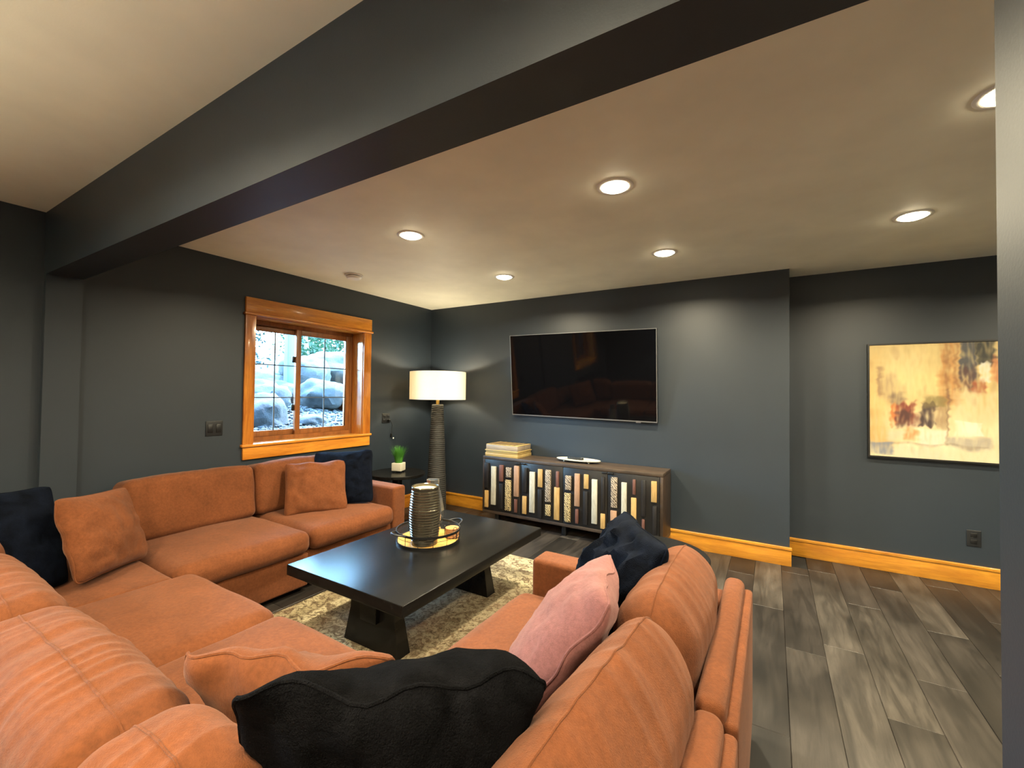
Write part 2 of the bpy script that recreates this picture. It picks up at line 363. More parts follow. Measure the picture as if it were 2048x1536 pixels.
while rx < XR-.02:
    x1 = min(rx+PW, XR-.001); top = YA if rx > XJ else 0.0
    y = -5.6 + offs[row % 8]*PL - .6
    while y < top-.02:
        y1 = min(y+PL, top)
        if y1 > -4.9: plank(rx, x1, y, y1)
        y += PL
    rx += PW; row += 1

# baseboards
def baseboard(name, x0, x1, y):
    b = obj(name, box(x0, x1, y-.015, y, 0, .128, .002, 1), mt['trim_x'], kind='structure')
    obj('cap_moulding', box(x0, x1+.004, y-.022, y, .128, .153, .004, 2), mt['trim_x'], b)
baseboard('baseboard_back', .02, XJ+.012, 0)
baseboard('baseboard_alcove', XJ+.001, XR, YA)
b = obj('baseboard_left', box(0, .015, bf, -.02, 0, .128, .002, 1), mt['trim'], kind='structure'); obj('cap_moulding', box(0, .022, bf, -.02, .128, .153, .004, 2), mt['trim'], b)

# ------------------------------------------------------------------ window
def build_window(name, wy0, wy1):
    win = st(name, G()._m(box(-.26, -.155, wy0, wy1, wz0, wz0+.05))._m(box(-.26, -.155, wy0, wy1, wz1-.05, wz1))._m(box(-.26, -.155, wy0, wy0+.045, wz0+.05, wz1-.05))._m(box(-.26, -.155, wy1-.045, wy1, wz0+.05, wz1-.05)), mt['sash'])
    t_ = .012
    obj('jamb', box(-.155, .0, wy1-t_, wy1, wz0, wz1), mt['trim_z'], win); obj('jamb', box(-.155, .0, wy0, wy0+t_, wz0, wz1), mt['trim_z'], win)
    obj('head_jamb', box(-.155, .0, wy0, wy1, wz1-t_, wz1), mt['trim'], win)
    obj('stool', box(-.155, .034, wy0-.095, wy1+.105, wz0-.008, wz0+.014, .005), mt['trim'], win)
    obj('apron', box(0, .02, wy0-.08, wy1+.09, .803, wz0-.008, .003), mt['trim'], win)
    obj('side_casing', box(0, .02, wy0-.082, wy0+.004, wz0+.014, 2.012, .003), mt['trim_z'], win)
    obj('side_casing', box(0, .02, wy1-.004, wy1+.092, wz0+.014, 2.012, .003), mt['trim_z'], win)
    obj('head_fillet', box(0, .034, wy0-.095, wy1+.107, 2.012, 2.032, .005), mt['trim'], win)
    obj('head_casing', box(0, .022, wy0-.082, wy1+.093, 2.032, 2.16, .003), mt['trim'], win)
    ym = wy0+.515
    def sash(y0, y1, x0, x1, wl, wr, lite):
        z0, z1 = wz0+.05, wz1-.05; rb = .05
        f = obj('sash', G()._m(box(x0, x1, y0, y0+wl, z0, z1, .004))._m(box(x0, x1, y1-wr, y1, z0, z1, .004))._m(box(x0, x1, y0+wl, y1-wr, z0, z0+rb, .004))._m(box(x0, x1, y0+wl, y1-wr, z1-rb, z1, .004)), mt['sash'], win)
        a, b, c, d = y0+wl, y1-wr, z0+rb, z1-rb; xm = (x0+x1)/2
        obj('pane', box(xm-.003, xm+.003, a, b, c, d), mt['glass'], f)
        ymid = a+(b-a)*lite
        obj('grille_bar', box(xm+.004, xm+.010, ymid-.006, ymid+.006, c, d), mt['muntin'], f)
        for q in (1/3, 2/3): obj('grille_bar', box(xm+.004, xm+.010, a, b, c+(d-c)*q-.005, c+(d-c)*q+.005), mt['muntin'], f)
    sash(wy0+.045, ym+.03, -.235, -.20, .05, .035, .5)
    sash(ym-.032, wy1-.045, -.19, -.158, .05, .045, .5)
    for z in (1.68, 1.22): obj('latch', box(-.2, -.178, ym-.055, ym-.032, z-.03, z+.03, .006), mt['blackmetal'], win)
build_window('window_1', wy0, wy1)
build_window('window_2', wy0+W2Y, wy1+W2Y)   # behind the camera, seen only in the television

# ------------------------------------------------------------------ sectional sofa
SX0, SX1 = .035, .99
sofa = thing('sectional_sofa', (1.9, -2.6, 0), 'large U-shaped rust orange fabric sectional sofa around the coffee table', 'sofa')
FB = mt['rust']
def wr(v, s, amp): return noise.noise(Vector(v)*s)*amp
def cushion(name, x0, x1, y0, y1, z0, z1, r, crown=.02, lean=None, k=(8, 8, 4), m=5, wrinkle=None, seed=0., amp=.006, seam_ax=None, peak=0., rz=0.):
    cx, cy, cz = (x0+x1)/2, (y0+y1)/2, (z0+z1)/2; hx, hy, hz = (x1-x0)/2, (y1-y0)/2, (z1-z0)/2
    g = soft(hx, hy, hz, r, m, k)
    def fn(v):
        u, w, q = v.x/hx, v.y/hy, v.z/hz
        p = Vector(v); so = Vector((seed, seed*.7, 0))
        # bulge on every face, less near the edges
        bu = lambda a, b: max(0, 1-a*a)*max(0, 1-b*b)
        p.z += math.copysign(1, q)*crown*bu(u, w)*abs(q)
        p.x += math.copysign(1, u)*crown*bu(w, q)*abs(u); p.y += math.copysign(1, w)*crown*.6*bu(u, q)*abs(w)
        nrm = Vector((u**3, w**3, q**3)); nrm = nrm.normalized() if nrm.length > 0 else nrm
        p += nrm*(wr(v+so, 4.5, amp)+wr(v+so, 14, amp*.4))
        if peak: p.z += peak*max(0, 1-abs((v.x/hx if hx < hy else v.y/hy))*1.15)*max(0, q)
        if wrinkle:
            ax, al, a0 = wrinkle   # wrinkles run across the length axis, strongest along the top
            s = v.y if ax == 'y' else v.x; o = v.x if ax == 'y' else v.y
            wv = 1-2.6*abs(noise.noise(Vector((s*al+seed*3+o*2.0+.35*math.sin(s*9+seed), o*3.5+v.z*2.5, seed))))
            top = max(0, .3+q*.7)*(.45+.55*noise.noise(Vector((s*2.5+seed, o*2, 7.7+seed))))
            p += nrm*(a0*wv*max(0, top))
        return p
    g.deform(fn)
    if lean:   # (axis, degrees): tilt about the bottom edge
        ax, dg = lean; mtx = Matrix.Translation((0, 0, -hz)) @ Matrix.Rotation(R(dg), 4, ax) @ Matrix.Translation((0, 0, hz)); g.xf(mtx)
    RZ = Matrix.Rotation(R(rz), 4, 'Z'); g.xf(RZ); g.xf(Matrix.Translation((cx, cy, cz)))
    o = obj(name, g, FB, sofa)
    if seam_ax:
        L = hy if seam_ax == 'y' else hx; pts = []
        for i in range(8): pts.append((-L, -hz*.6+(hz*1.6-r)*i/7))
        for i in range(1, 9): a = i/8*math.pi/2; pts.append((-L+r-r*math.cos(a), hz-r+r*math.sin(a)))
        nn = 60
        for i in range(1, nn): pts.append((-L+r+(2*L-2*r)*i/nn, hz))
        for i in range(0, 9): a = math.pi/2-i/8*math.pi/2; pts.append((L-r+r*math.cos(a), hz-r+r*math.sin(a)))
        for i in range(1, 8): pts.append((L, (hz-r)-(hz*1.6-r)*i/7))
        P = [Vector(fn(Vector((0, s, z) if seam_ax == 'y' else (s, 0, z)))) for s, z in pts]
        if lean: P = [mtx @ p for p in P]
        obj('seam', tube([(RZ @ p)+Vector((cx, cy, cz)) for p in P], .0028, 6), FB, o)
    return o
def frame(name, x0, x1, y0, y1, z0, z1, r=.025): return obj(name, box(x0, x1, y0, y1, z0, z1, r, 4, (3, 3, 3)), FB, sofa)
# bases (one per module)
frame('base', .07, 1.0, -3.15, -2.345, .035, .262, .015)
frame('base', .07, .965, -2.335, -1.43, .035, .262, .015)
frame('base', .07, 1.1, -4.07, -3.16, .035, .262, .015)
frame('base', 1.11, 2.70, -4.07, -3.12, .035, .262, .015)
frame('base', 2.71, 3.67, -4.07, -3.06, .035, .262, .015)
frame('base', 2.73, 3.67, -3.05, -2.18, .035, .262, .015)
for (x, y) in ((.12, -1.5), (.9, -1.5), (.12, -2.4), (.9, -2.4), (1.25, -3.3), (2.6, -3.3), (2.8, -2.25), (3.6, -2.25), (3.6, -3.9), (.15, -3.9), (2.8, -3.2), (1.9, -3.95)):
    obj('foot', lathe([(.022, 0), (.028, .04)], 12, (x, y, 0)), mt['blackmetal'], sofa)
# arms and back frames
frame('arm', .04, .995, -1.56, -1.417, .20, .565, .022)
frame('arm', 2.735, 3.66, -2.315, -2.165, .20, .565, .022)
for a, b in ((-2.335, -1.57), (-3.15, -2.345), (-4.07, -3.16)): frame('back_frame', .03, .13, a, b, .26, .62)
frame('back_frame', .14, 1.10, -4.075, -3.985, .26, .62); frame('back_frame', 1.11, 1.90, -4.075, -3.985, .26, .62); frame('back_frame', 1.91, 2.70, -4.075, -3.985, .26, .62); frame('back_frame', 2.71, 3.58, -4.075, -3.985, .26, .62)
def backframe_right(y0, y1):
    # padded inner upright with a plain outer panel a little lower, as on the photo
    frame('back_frame', 3.588, 3.662, y0, y1, .26, .625, .03)
    g = box(3.655, 3.69, y0+.004, y1-.004, .06, .585, .014, 3, (1, 6, 4)); obj('back_panel', g, FB, sofa)
backframe_right(-3.045, -2.16); backframe_right(-4.07, -3.055)
# seats
SZ0, SZ1 = .262, .418
cushion('seat_cushion', .15, 1.03, -2.335, -1.565, SZ0, SZ1, .06, .02, seed=1)
cushion('seat_cushion', .15, 1.04, -3.155, -2.345, SZ0, SZ1, .06, .02, seed=2)
cushion('seat_cushion', .15, 1.12, -3.98, -3.16, SZ0, SZ1-.012, .05, .01, seed=3)
cushion('seat_cushion', 1.13, 1.905, -3.98, -3.095, SZ0, SZ1+.012, .065, .024, seed=4)
cushion('seat_cushion', 1.915, 2.69, -3.98, -3.095, SZ0, SZ1+.012, .065, .024, seed=5)
cushion('seat_cushion', 2.70, 3.58, -3.98, -3.105, SZ0, SZ1, .06, .015, seed=6)
cushion('seat_cushion', 2.685, 3.58, -3.095, -2.32, SZ0, SZ1, .065, .024, seed=7)
# backs
BZ0, BZ1 = .405, .785
def seam(path, parent): obj('seam', tube(path, .0035, 6), FB, parent)
c = cushion('back_cushion', .15, .40, -3.15, -2.365, BZ0, BZ1+.01, .05, .016, ('Y', -9), (4, 40, 6), wrinkle=('y', 16, .004), seed=11)
c = cushion('back_cushion', .15, .40, -2.355, -1.575, BZ0, BZ1+.01, .05, .016, ('Y', -9), (4, 40, 6), wrinkle=('y', 16, .004), seed=12)
c = cushion('back_cushion', .15, .40, -3.98, -3.17, BZ0, .66, .085, .02, ('Y', -9), (4, 10, 6), seed=13)
c = cushion('back_cushion', .42, 1.12, -3.98, -3.73, BZ0, BZ1, .09, .03, ('X', 6), (10, 4, 6), seed=14)
cushion('back_cushion', 2.715, 3.03, -3.985, -3.735, BZ0, .765, .085, .015, ('X', 5), (50, 8, 8), 7, wrinkle=('x', 17, .012), seed=17, seam_ax='x')
for (a, b, sd) in ((1.13, 1.885, 15), (1.895, 2.70, 16)):
    c = cushion('back_cushion', a, b, -3.985, -3.725, BZ0, .742, .085, .018, ('X', 5), (80, 8, 8), 7, wrinkle=('x', 17, .015), seed=sd, seam_ax='x')
for (a, b, sd, rz_, pk, xo) in ((-3.72, -3.0, 18, -4.5, .04, -.004), (-2.985, -2.30, 19, 0, .02, 0)):
    c = cushion('back_cushion', 3.335+xo, 3.565+xo, a, b, BZ0, .765, .105, .022, ('Y', 2), (8, 70, 8), 7, wrinkle=('y', 13, .012), seed=sd, seam_ax='y', peak=pk, rz=rz_)

# ------------------------------------------------------------------ throw pillows
def pillow(label, mat, c, yw, tilt, rl, w, h, T, seed=0, pipe=.004, wave=.010, bias=0., ep=.46, crum=.013, cf=4.2, group='throw pillows on the sectional'):
    yw, tilt, rl = R(yw), R(tilt), R(rl)
    n = Vector((math.cos(yw), math.sin(yw), 0)); r = Vector((-math.sin(yw), math.cos(yw), 0)); u = Vector((0, 0, 1))
    u2 = u*math.cos(tilt)-n*math.sin(tilt); n2 = n*math.cos(tilt)+u*math.sin(tilt)
    r3 = r*math.cos(rl)+u2*math.sin(rl); u3 = -r*math.sin(rl)+u2*math.cos(rl); c = Vector(c)
    N = 30
    def contour(a, b):
        x = w/2*a*(1-.045*(1-b*b)*abs(a)); z = h/2*b*(1-.045*(1-a*a)*abs(b))
        cr = max(0, abs(a)+abs(b)-1.72)/.28; return x*(1-.05*cr*cr), z*(1-.05*cr*cr)
    def mid(a, b):   # seam waviness out of plane
        return wave*(noise.noise(Vector((a*2.2+seed, b*2.2, seed*1.7))))*2*max(abs(a), abs(b))**3
    def pos(a, b, s):
        x, z = contour(a, b); e = max(0, (1-a*a)*(1-b*b))
        t = T/2*e**ep*(1+bias*a)*(1+.12*noise.noise(Vector((a*1.7+seed, b*1.7+s, seed))))
        t += crum*(noise.noise(Vector((a*cf+s*3, b*cf, seed+4)))+.5*noise.noise(Vector((a*cf*2.3+s*3, b*cf*1.6, seed+9))))*min(1, e*3)
        return c+r3*x+u3*z+n2*(mid(a, b)+s*t)
    g = G(); vs = []; fs = []
    pr = [math.sin((-1+2*i/N)*math.pi/2) for i in range(N+1)]
    for s in (1, -1):
        o = len(vs)
        for j in range(N+1):
            for i in range(N+1): vs.append(pos(pr[i], pr[j], s))
        for j in range(N):
            for i in range(N):
                q = (o+j*(N+1)+i, o+j*(N+1)+i+1, o+(j+1)*(N+1)+i+1, o+(j+1)*(N+1)+i); fs.append(q if s < 0 else q[::-1])
    g.add(vs, fs)
    zmin = min(v.z for v in vs)
    o = tag(obj('throw_pillow', g, mat, origin=(c.x, c.y, zmin)), label, 'pillow', group)
    per = [(p, -1) for p in pr[:-1]]+[(1, p) for p in pr[:-1]]+[(-p, 1) for p in pr[:-1]]+[(-1, -p) for p in pr[:-1]]
    obj('piping', tube([pos(a, b, 0) for a, b in per], pipe, 6, True), mat, o)
    return o
pillow('dark navy pillow in the far left corner, partly cut off by the photo edge', mt['navy'], (.77, -3.745, .665), 20, 22, -3, .50, .50, .15, 1)
pillow('square rust pillow standing in the left corner beside the navy pillow', mt['rust'], (.748, -3.361, .633), 41, 20, -5, .47, .42, .17, 2)
pillow('small square rust pillow with a rippled top edge in front of the far navy pillow', mt['rust'], (.60, -2.02, .607), -31, 30, 0, .455, .43, .13, 3, wave=.014)
pillow('dark navy pillow against the far left arm below the window', mt['navy'], (.575, -1.74, .639), -42, 30, 2, .484, .483, .13, 4)
pillow('plump rust pillow lying just behind the big black pillow in the foreground', mt['rust'], (2.784, -3.57, .60), 118, 24, 0, .485, .42, .16, 8, wave=.022)
pillow('big black velvet pillow in the foreground corner of the sectional', mt['black'], (3.11, -3.60, .672), 131, 32, 7, .53, .53, .24, 7, wave=.02, bias=-.5, ep=.55, crum=.011, cf=4)
pillow('rust pillow with pink daylight painted in, on the right section, in front of the blue-black one', mt['rust_daylit'], (3.202, -2.969, .645), 192.4, 37.7, 7.3, .48, .471, .2, 6, wave=.016)
pillow('crumpled blue-black velvet pillow against the right section arm', mt['navy'], (3.213, -2.527, .643), 214, 31, 0, .50, .50, .2, 5, wave=.02, crum=.045, cf=3.4)

# ------------------------------------------------------------------ rug, coffee table
g = box(1.13, 2.715, -3.105, -1.035, .0, .011, .004, 1)
solo('rug', g, mt['rug'], 'distressed cream and taupe area rug under the black coffee table', 'rug')
tb = thing('coffee_table', (1.87, -2.08, .011), 'low rectangular black wooden coffee table with slab trestle legs', 'table')
obj('tabletop', box(1.43, 2.322, -2.775, -1.40, .352, .41, .004, 2), mt['blackwood'], tb)
def slableg(yc, sgn):
    prof = [(.205, .046, .011), (.17, .034, .19), (.165, .032, .352)]
    vs = []; fs = []
    for hx, hy, z in prof: vs += [(1.918-hx, yc-hy, z), (1.918+hx, yc-hy, z), (1.918+hx, yc+hy, z), (1.918-hx, yc+hy, z)]
    for o in (0, 4):
        for i in range(4): j = (i+1) % 4; fs.append((o+i, o+j, o+4+j, o+4+i))
    fs += [(3, 2, 1, 0), (8, 9, 10, 11)]
    obj('leg', G().add(vs, fs, False), mt['blackwood'], tb)
slableg(-2.56, -1); slableg(-1.745, 1)
obj('stretcher', box(1.86, 1.98, -2.625, -1.68, .16, .27, .004), mt['blackwood'], tb)

# wire tray and what stands in it
tx, ty, tz = 1.815, -2.04, .41
tr_ = thing('serving_tray', (tx, ty, tz), 'round wooden tray with black wire rim on the coffee table', 'tray')
obj('tray_base', lathe([(.0, .004), (.195, .004), (.198, .008), (.198, .014), (.19, .016), (.0, .016)], 48, (tx, ty, tz)), mt['traywood'], tr_)
obj('lower_band', lathe([(.199, 0), (.206, 0), (.206, .016), (.199, .016), (.199, 0)], 48, (tx, ty, tz)), mt['blackmetal'], tr_)
obj('upper_band', lathe([(.202, .069), (.209, .069), (.209, .083), (.202, .083), (.202, .069)], 48, (tx, ty, tz)), mt['blackmetal'], tr_)
for i in range(14):
    a = 2*math.pi*i/14+.2; obj('upright_wire', tube([(tx+.205*math.cos(a), ty+.205*math.sin(a), tz+.012), (tx+.206*math.cos(a), ty+.206*math.sin(a), tz+.076)], .0016, 6), mt['blackmetal'], tr_)
obj('middle_wire', tube(ring((tx, ty, tz+.048), .2055), .0014, 5, True), mt['blackmetal'], tr_)
for a0 in (R(72), R(252)):
    pts = []
    for i in range(13):
        q = i/12*math.pi; a = a0+(i/12-.5)*.62; rr = .207+.05*math.sin(q); pts.append((tx+rr*math.cos(a), ty+rr*math.sin(a), tz+.078+.012*math.sin(q)))
    obj('handle', tube(pts, .006, 8), mt['blackmetal'], tr_)
tz += .0165
vx, vy = 1.868, -2.135
vs_ = thing('ribbed_vase', (vx, vy, tz), 'dark pewter ribbed barrel candle vase on the tray', 'vase')
prof = [(.0, 0), (.082, 0), (.084, .03)]; nr = 19
for i in range(nr):
    z = .032+i*.0162; t = i/(nr-1); rr = .086+.011*math.sin(math.pi*t)
    prof += [(rr-.004, z), (rr+.0015, z+.004), (rr+.0015, z+.010), (rr-.004, z+.0142)]
prof += [(.084, .344), (.087, .356), (.084, .362), (.079, .358), (.078, .33), (.0, .33)]
obj('body', lathe(prof, 40, (vx, vy, tz)), mt['ribglaze'], vs_)
obj('candle', lathe([(0, .331), (.0765, .331), (.0765, .345), (0, .347)], 32, (vx, vy, tz)), mt['cream'], vs_, label='cream wax candle')
ux, uy = 1.775, -1.955
g = lathe([(.0, 0), (.046, 0), (.066, .07), (.078, .155), (.062, .24), (.041, .32), (.043, .362), (.037, .362), (.034, .30), (0, .29)], 10, (ux, uy, tz), False)
solo('faceted_vase', g, mt['silverglaze'], 'silvery faceted bottle vase behind the ribbed vase', 'vase')
qx, qy = 1.94, -1.945
for i in range(5):
    g = lathe([(0, 0), (.044, 0), (.045, .002), (.045, .009), (.044, .0105), (0, .0105)], 28, (qx+random.uniform(-.0015, .0015), qy+random.uniform(-.0015, .0015), tz+.003+i*.0122))
    solo('coaster', g, mt['coaster'], ['bottom', 'second lowest', 'middle', 'second highest', 'top'][i]+' round wooden coaster of the stack on the tray', 'coaster', 'coasters stacked on the tray')
hd = thing('coaster_holder', (qx, qy, tz), 'dark wire holder around the wooden coasters', 'holder')
obj('holder_base', tube(ring((qx, qy, tz+.0015), .047, 32), .0015, 5, True), mt['blackmetal'], hd)
for a in (R(160), R(215), R(330)):
    ca, sa = math.cos(a), math.sin(a); pts = [(qx+.049*ca-.012*sa*s, qy+.049*sa+.012*ca*s, tz+z) for s, z in ((-1, .001), (-1, .06), (-.7, .072), (0, .077), (.7, .072), (1, .06), (1, .001))]
    obj('wire_loop', tube(pts, .0016, 6), mt['blackmetal'], hd)

# ------------------------------------------------------------------ round side tables
def side_table(x, y, zt, r, label):
    t = thing('side_table', (x, y, 0), label, 'table', 'round black side tables')
    obj('tabletop', lathe([(0, zt-.03), (r-.004, zt-.03), (r, zt-.026), (r, zt-.004), (r-.004, zt), (0, zt)], 64, (x, y, 0)), mt['blackwood'], t)
    obj('pedestal', lathe([(.05, .02), (.05, zt-.03)], 32, (x, y, 0)), mt['blackwood'], t)
    obj('foot_plate', lathe([(0, 0), (r*.62, 0), (r*.62, .016), (r*.6, .02), (0, .02)], 48, (x, y, 0)), mt['blackwood'], t)
side_table(.345, -.885, .528, .29, 'round black side table between the sofa arm and the floor lamp, holding the potted grass')
side_table(3.19, -1.80, .53, .30, 'round black side table behind the right sofa arm, mostly hidden by pillows')

# potted grass
px_, py_, pz_ = .335, -.86, .528
pg = thing('potted_grass', (px_, py_, pz_), 'small green grass plant in a square white pot on the side table', 'plant')
ro = Matrix.Translation((px_, py_, pz_)) @ Matrix.Rotation(R(18), 4, 'Z')
hw = .055
g = box(-hw, hw, -hw, hw, .014, .098, .006, 2); obj('pot', g.xf(ro), mt['ceramic'], pg)
for sx in (-1, 1):
    for sy in (-1, 1): obj('pot_foot', lathe([(.007, 0), (.009, .016)], 10, (sx*.04, sy*.04, 0)).xf(ro), mt['blackmetal'], pg)
vs = []; fs = []
for i in range(520):
    a = random.uniform(0, 2*math.pi); rr = .038*math.sqrt(random.random()); b = Vector((rr*math.cos(a), rr*math.sin(a), .095)); ln = random.uniform(.11, .19); out = random.uniform(.1, .62)*(.4+rr/.038*.7)
    dirv = Vector((math.cos(a+random.uniform(-.5, .5)), math.sin(a+random.uniform(-.5, .5)), 0)); sd_ = dirv.cross(Vector((0, 0, 1)))*random.uniform(.0022, .004)
    o = len(vs)
    for k in range(4):
        t = k/3; p = b+Vector((0, 0, ln*t*(1-.12*out*t)))+dirv*(ln*out*t*t*.75); wdt = sd_*(1-t*.9); vs += [p-wdt, p+wdt]
    for k in range(3): fs.append((o+2*k, o+2*k+1, o+2*k+3, o+2*k+2))
obj('grass_blades', G().add(vs, fs, False).xf(ro), mt['grass'], pg, kind='stuff')

# ------------------------------------------------------------------ floor lamp
lx, ly = .47, -.40
fl = thing('floor_lamp', (lx, ly, 0), 'floor lamp with lit cream drum shade and carved charcoal column in the corner', 'lamp')
obj('base_section', lathe([(0, 0), (.112, 0), (.114, .01), (.108, .35), (.104, .448), (.100, .452)], 40, (lx, ly, 0)), mt['lampcol'], fl)
obj('middle_section', lathe([(.102, .452), (.101, .46), (.088, .80), (.086, .845), (.083, .85)], 40, (lx, ly, 0)), mt['lampcol'], fl)
obj('top_section', lathe([(.085, .85), (.084, .86), (.068, 1.19), (.066, 1.235), (.058, 1.243), (0, 1.243)], 40, (lx, ly, 0)), mt['lampcol'], fl)
obj('neck', lathe([(.02, 1.243), (.02, 1.30), (.012, 1.302), (.012, 1.42), (0, 1.42)], 20, (lx, ly, 0)), mt['brass'], fl, label='brass neck')
SR, s0, s1 = .318, 1.302, 1.612
sh_ = obj('shade', lathe([(SR, s0), (SR, s1), (SR-.002, s1), (SR-.002, s0), (SR, s0)], 64, (lx, ly, 0)), mt['shade'], fl, label='lit cream drum shade')
obj('rim_ring', tube(ring((lx, ly, s1), SR-.001, 64), .0028, 6, True), mt['white'], sh_); obj('rim_ring', tube(ring((lx, ly, s0), SR-.001, 64), .0028, 6, True), mt['white'], sh_)
for i in range(3):
    a = R(35+120*i); obj('spoke', tube([(lx+.02*math.cos(a), ly+.02*math.sin(a), s1-.05), (lx+SR*math.cos(a), ly+SR*math.sin(a), s1-.003)], .003, 6), mt['blackmetal'], fl)
obj('harp_stem', tube([(lx, ly, 1.515), (lx, ly, s1-.04)], .006, 8), mt['brass'], fl)
obj('bulb', lathe([(0, 1.42), (.014, 1.425), (.026, 1.44), (.028, 1.45), (.022, 1.458), (0, 1.462)], 20, (lx, ly, 0)), emit('lit_bulb', (1, .84, .56, 1), 40), fl)
ld = bpy.data.lights.new('lamp_glow', 'POINT'); ld.energy = FLOOR_LAMP_W; ld.color = (1, .86, .60); ld.shadow_soft_size = .035
lo = bpy.data.objects.new('lamp_glow', ld); C.objects.link(lo); lo.parent = fl; lo.location = (0, 0, 1.50)
def dup(root, loc, label):
    r_ = root.copy(); C.objects.link(r_); r_.location = loc; r_['label'] = label
    for ch in list(root.children):
        c_ = ch.copy(); C.objects.link(c_); c_.parent = r_
        for gch in ch.children: d_ = gch.copy(); C.objects.link(d_); d_.parent = c_
    return r_
for fill_loc, fill_w, fill_lab in (((2.0, -6.3, 0), 14.0, 'unseen floor lamp added as fill light, left of the closed door behind the camera'), ((5.2, -5.8, 0), 11.5, 'unseen floor lamp added as fill light, right of the closed door behind the camera')):  # unseen, much stronger lamps added to brighten the near ceiling
    r_ = dup(fl, fill_loc, fill_lab)
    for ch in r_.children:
        if ch.type == 'LIGHT': ch.data = ch.data.copy(); ch.data.energy *= fill_w
# ------------------------------------------------------------------ recessed lights
dl = [(1.667, -2.095), (3.073, -2.095), (1.667, -.905), (3.073, -.905), (4.46, -.90), (4.46, -2.095)]
lab = ['recessed ceiling light nearest the beam on the left', 'largest recessed ceiling light, nearest the camera', 'recessed ceiling light above the floor lamp corner', 'small recessed ceiling light above the right half of the television', 'recessed ceiling light in front of the alcove with the painting', 'recessed ceiling light half hidden by the right post']
back = [(1.667, -4.5), (3.3, -4.5), (5.2, -4.6), (1.667, -5.9), (3.2, -5.9), (5.85, -.9), (5.85, -2.095), (5.2, -5.9)]  # extra downlights out of view, added for more warm light
for i, (x, y) in enumerate(dl+back):
    t = thing('recessed_light', (x, y, H), lab[i] if i < 6 else 'unseen recessed light added as fill, behind the camera or the right post', 'light', 'recessed ceiling lights')
    obj('trim_ring', lathe([(.070, -.004), (.088, -.004), (.092, -.001), (.092, 0.), (.070, 0.), (.070, -.004)], 40, (x, y, H)), mt['white'], t)
    obj('diffuser', lathe([(0, -.020), (.04, -.017), (.060, -.010), (.07, -.0005)], 32, (x, y, H)), mt['lit'], t)
    d = bpy.data.lights.new('downlight', 'AREA'); d.shape = 'DISK'; d.size = .13; d.energy = LAMP_W; d.color = (1, .87, .60); d.spread = R(160)
    o = bpy.data.objects.new('downlight', d); C.objects.link(o); o.parent = t; o.location = (0, 0, -.024)
# smoke detector
sx_, sy_ = .50, -1.615
sdt = thing('smoke_detector', (sx_, sy_, H-.04), 'round white smoke detector on the ceiling above the window', 'detector')
obj('mounting_plate', lathe([(0, 0), (.078, 0), (.08, -.004), (.08, -.012), (0, -.012)], 40, (sx_, sy_, H)), mt['white'], sdt)
obj('sensor_gap', lathe([(0, -.012), (.054, -.012), (.054, -.018), (0, -.018)], 32, (sx_, sy_, H)), mt['plate'], sdt)
obj('cover', lathe([(0, -.0175), (.066, -.0175), (.067, -.024), (.056, -.038), (0, -.042)], 40, (sx_, sy_, H)), mt['white'], sdt)

# ------------------------------------------------------------------ television
tvo = thing('television', (2.045, -.08, 1.13), 'large black flat-screen television tilted on the back wall', 'television')
tv_m = Matrix.Translation((2.056, -.085, 1.57)) @ Matrix.Rotation(R(.75), 4, 'Y') @ Matrix.Rotation(R(6.5), 4, 'X')
W2, H2 = .789, .441
obj('back_shell', box(-W2, W2, -.012, .02, -H2, H2, .004, 2).xf(tv_m), mt['blkplastic'], tvo)
obj('screen', box(-W2+.006, W2-.006, -.0135, -.011, -H2+.010, H2-.006).xf(tv_m), mt['screen'], tvo)
g = G()
for b in ((-W2, W2, -H2, -H2+.010), (-W2, W2, H2-.006, H2), (-W2, -W2+.006, -H2+.01, H2-.006), (W2-.006, W2, -H2+.01, H2-.006)): g._m(box(b[0], b[1], -.0165, -.010, b[2], b[3]))
obj('bezel', g.xf(tv_m), mt['silver'], tvo)
obj('sensor_tab', box(W2-.20, W2-.155, -.014, -.004, -H2-.010, -H2).xf(tv_m), mt['silver'], tvo)
obj('wall_bracket', box(-.22, .22, .02, .045, -.16, .16).xf(tv_m), mt['blackmetal'], tvo)
obj('bracket_plate', box(1.84, 2.27, -.024, -.003, 1.40, 1.74), mt['blackmetal'], tvo)

# ------------------------------------------------------------------ media console
CX0, CX1, CY0, CY1 = 1.078, 2.957, -.352, -.026
co = thing('media_console', (2.017, -.19, 0), 'long dark wood media console with doors set with mixed wooden blocks', 'cabinet')
obj('top', box(CX0, CX1, CY0, CY1, .672, .704, .003, 1), mt['espresso'], co)
obj('bottom', box(CX0, CX1, CY0, CY1, .100, .132, .003, 1), mt['espresso'], co)
obj('side_panel', box(CX0, CX0+.026, CY0, CY1, .132, .672, .002, 1), mt['espresso_z'], co); obj('side_panel', box(CX1-.026, CX1, CY0, CY1, .132, .672, .002, 1), mt['espresso_z'], co)
obj('back_panel', box(CX0+.026, CX1-.026, CY1-.012, CY1, .132, .672), mt['door'], co)
for x in (CX0+.16, 2.017, CX1-.16):
    for y in (CY0+.06, CY1-.05): obj('leg', box(x-.022, x+.022, y-.022, y+.022, 0, .10, .003, 1), mt['blackmetal'], co)
doors = []
xs = [CX0+.027, 1.553, 2.022, 2.468, CX1-.027]
for a, b in zip(xs[:-1], xs[1:]): doors.append(obj('door', box(a+.002, b-.002, CY0-.002, CY0+.018, .134, .670, .002, 1), mt['door'], co))
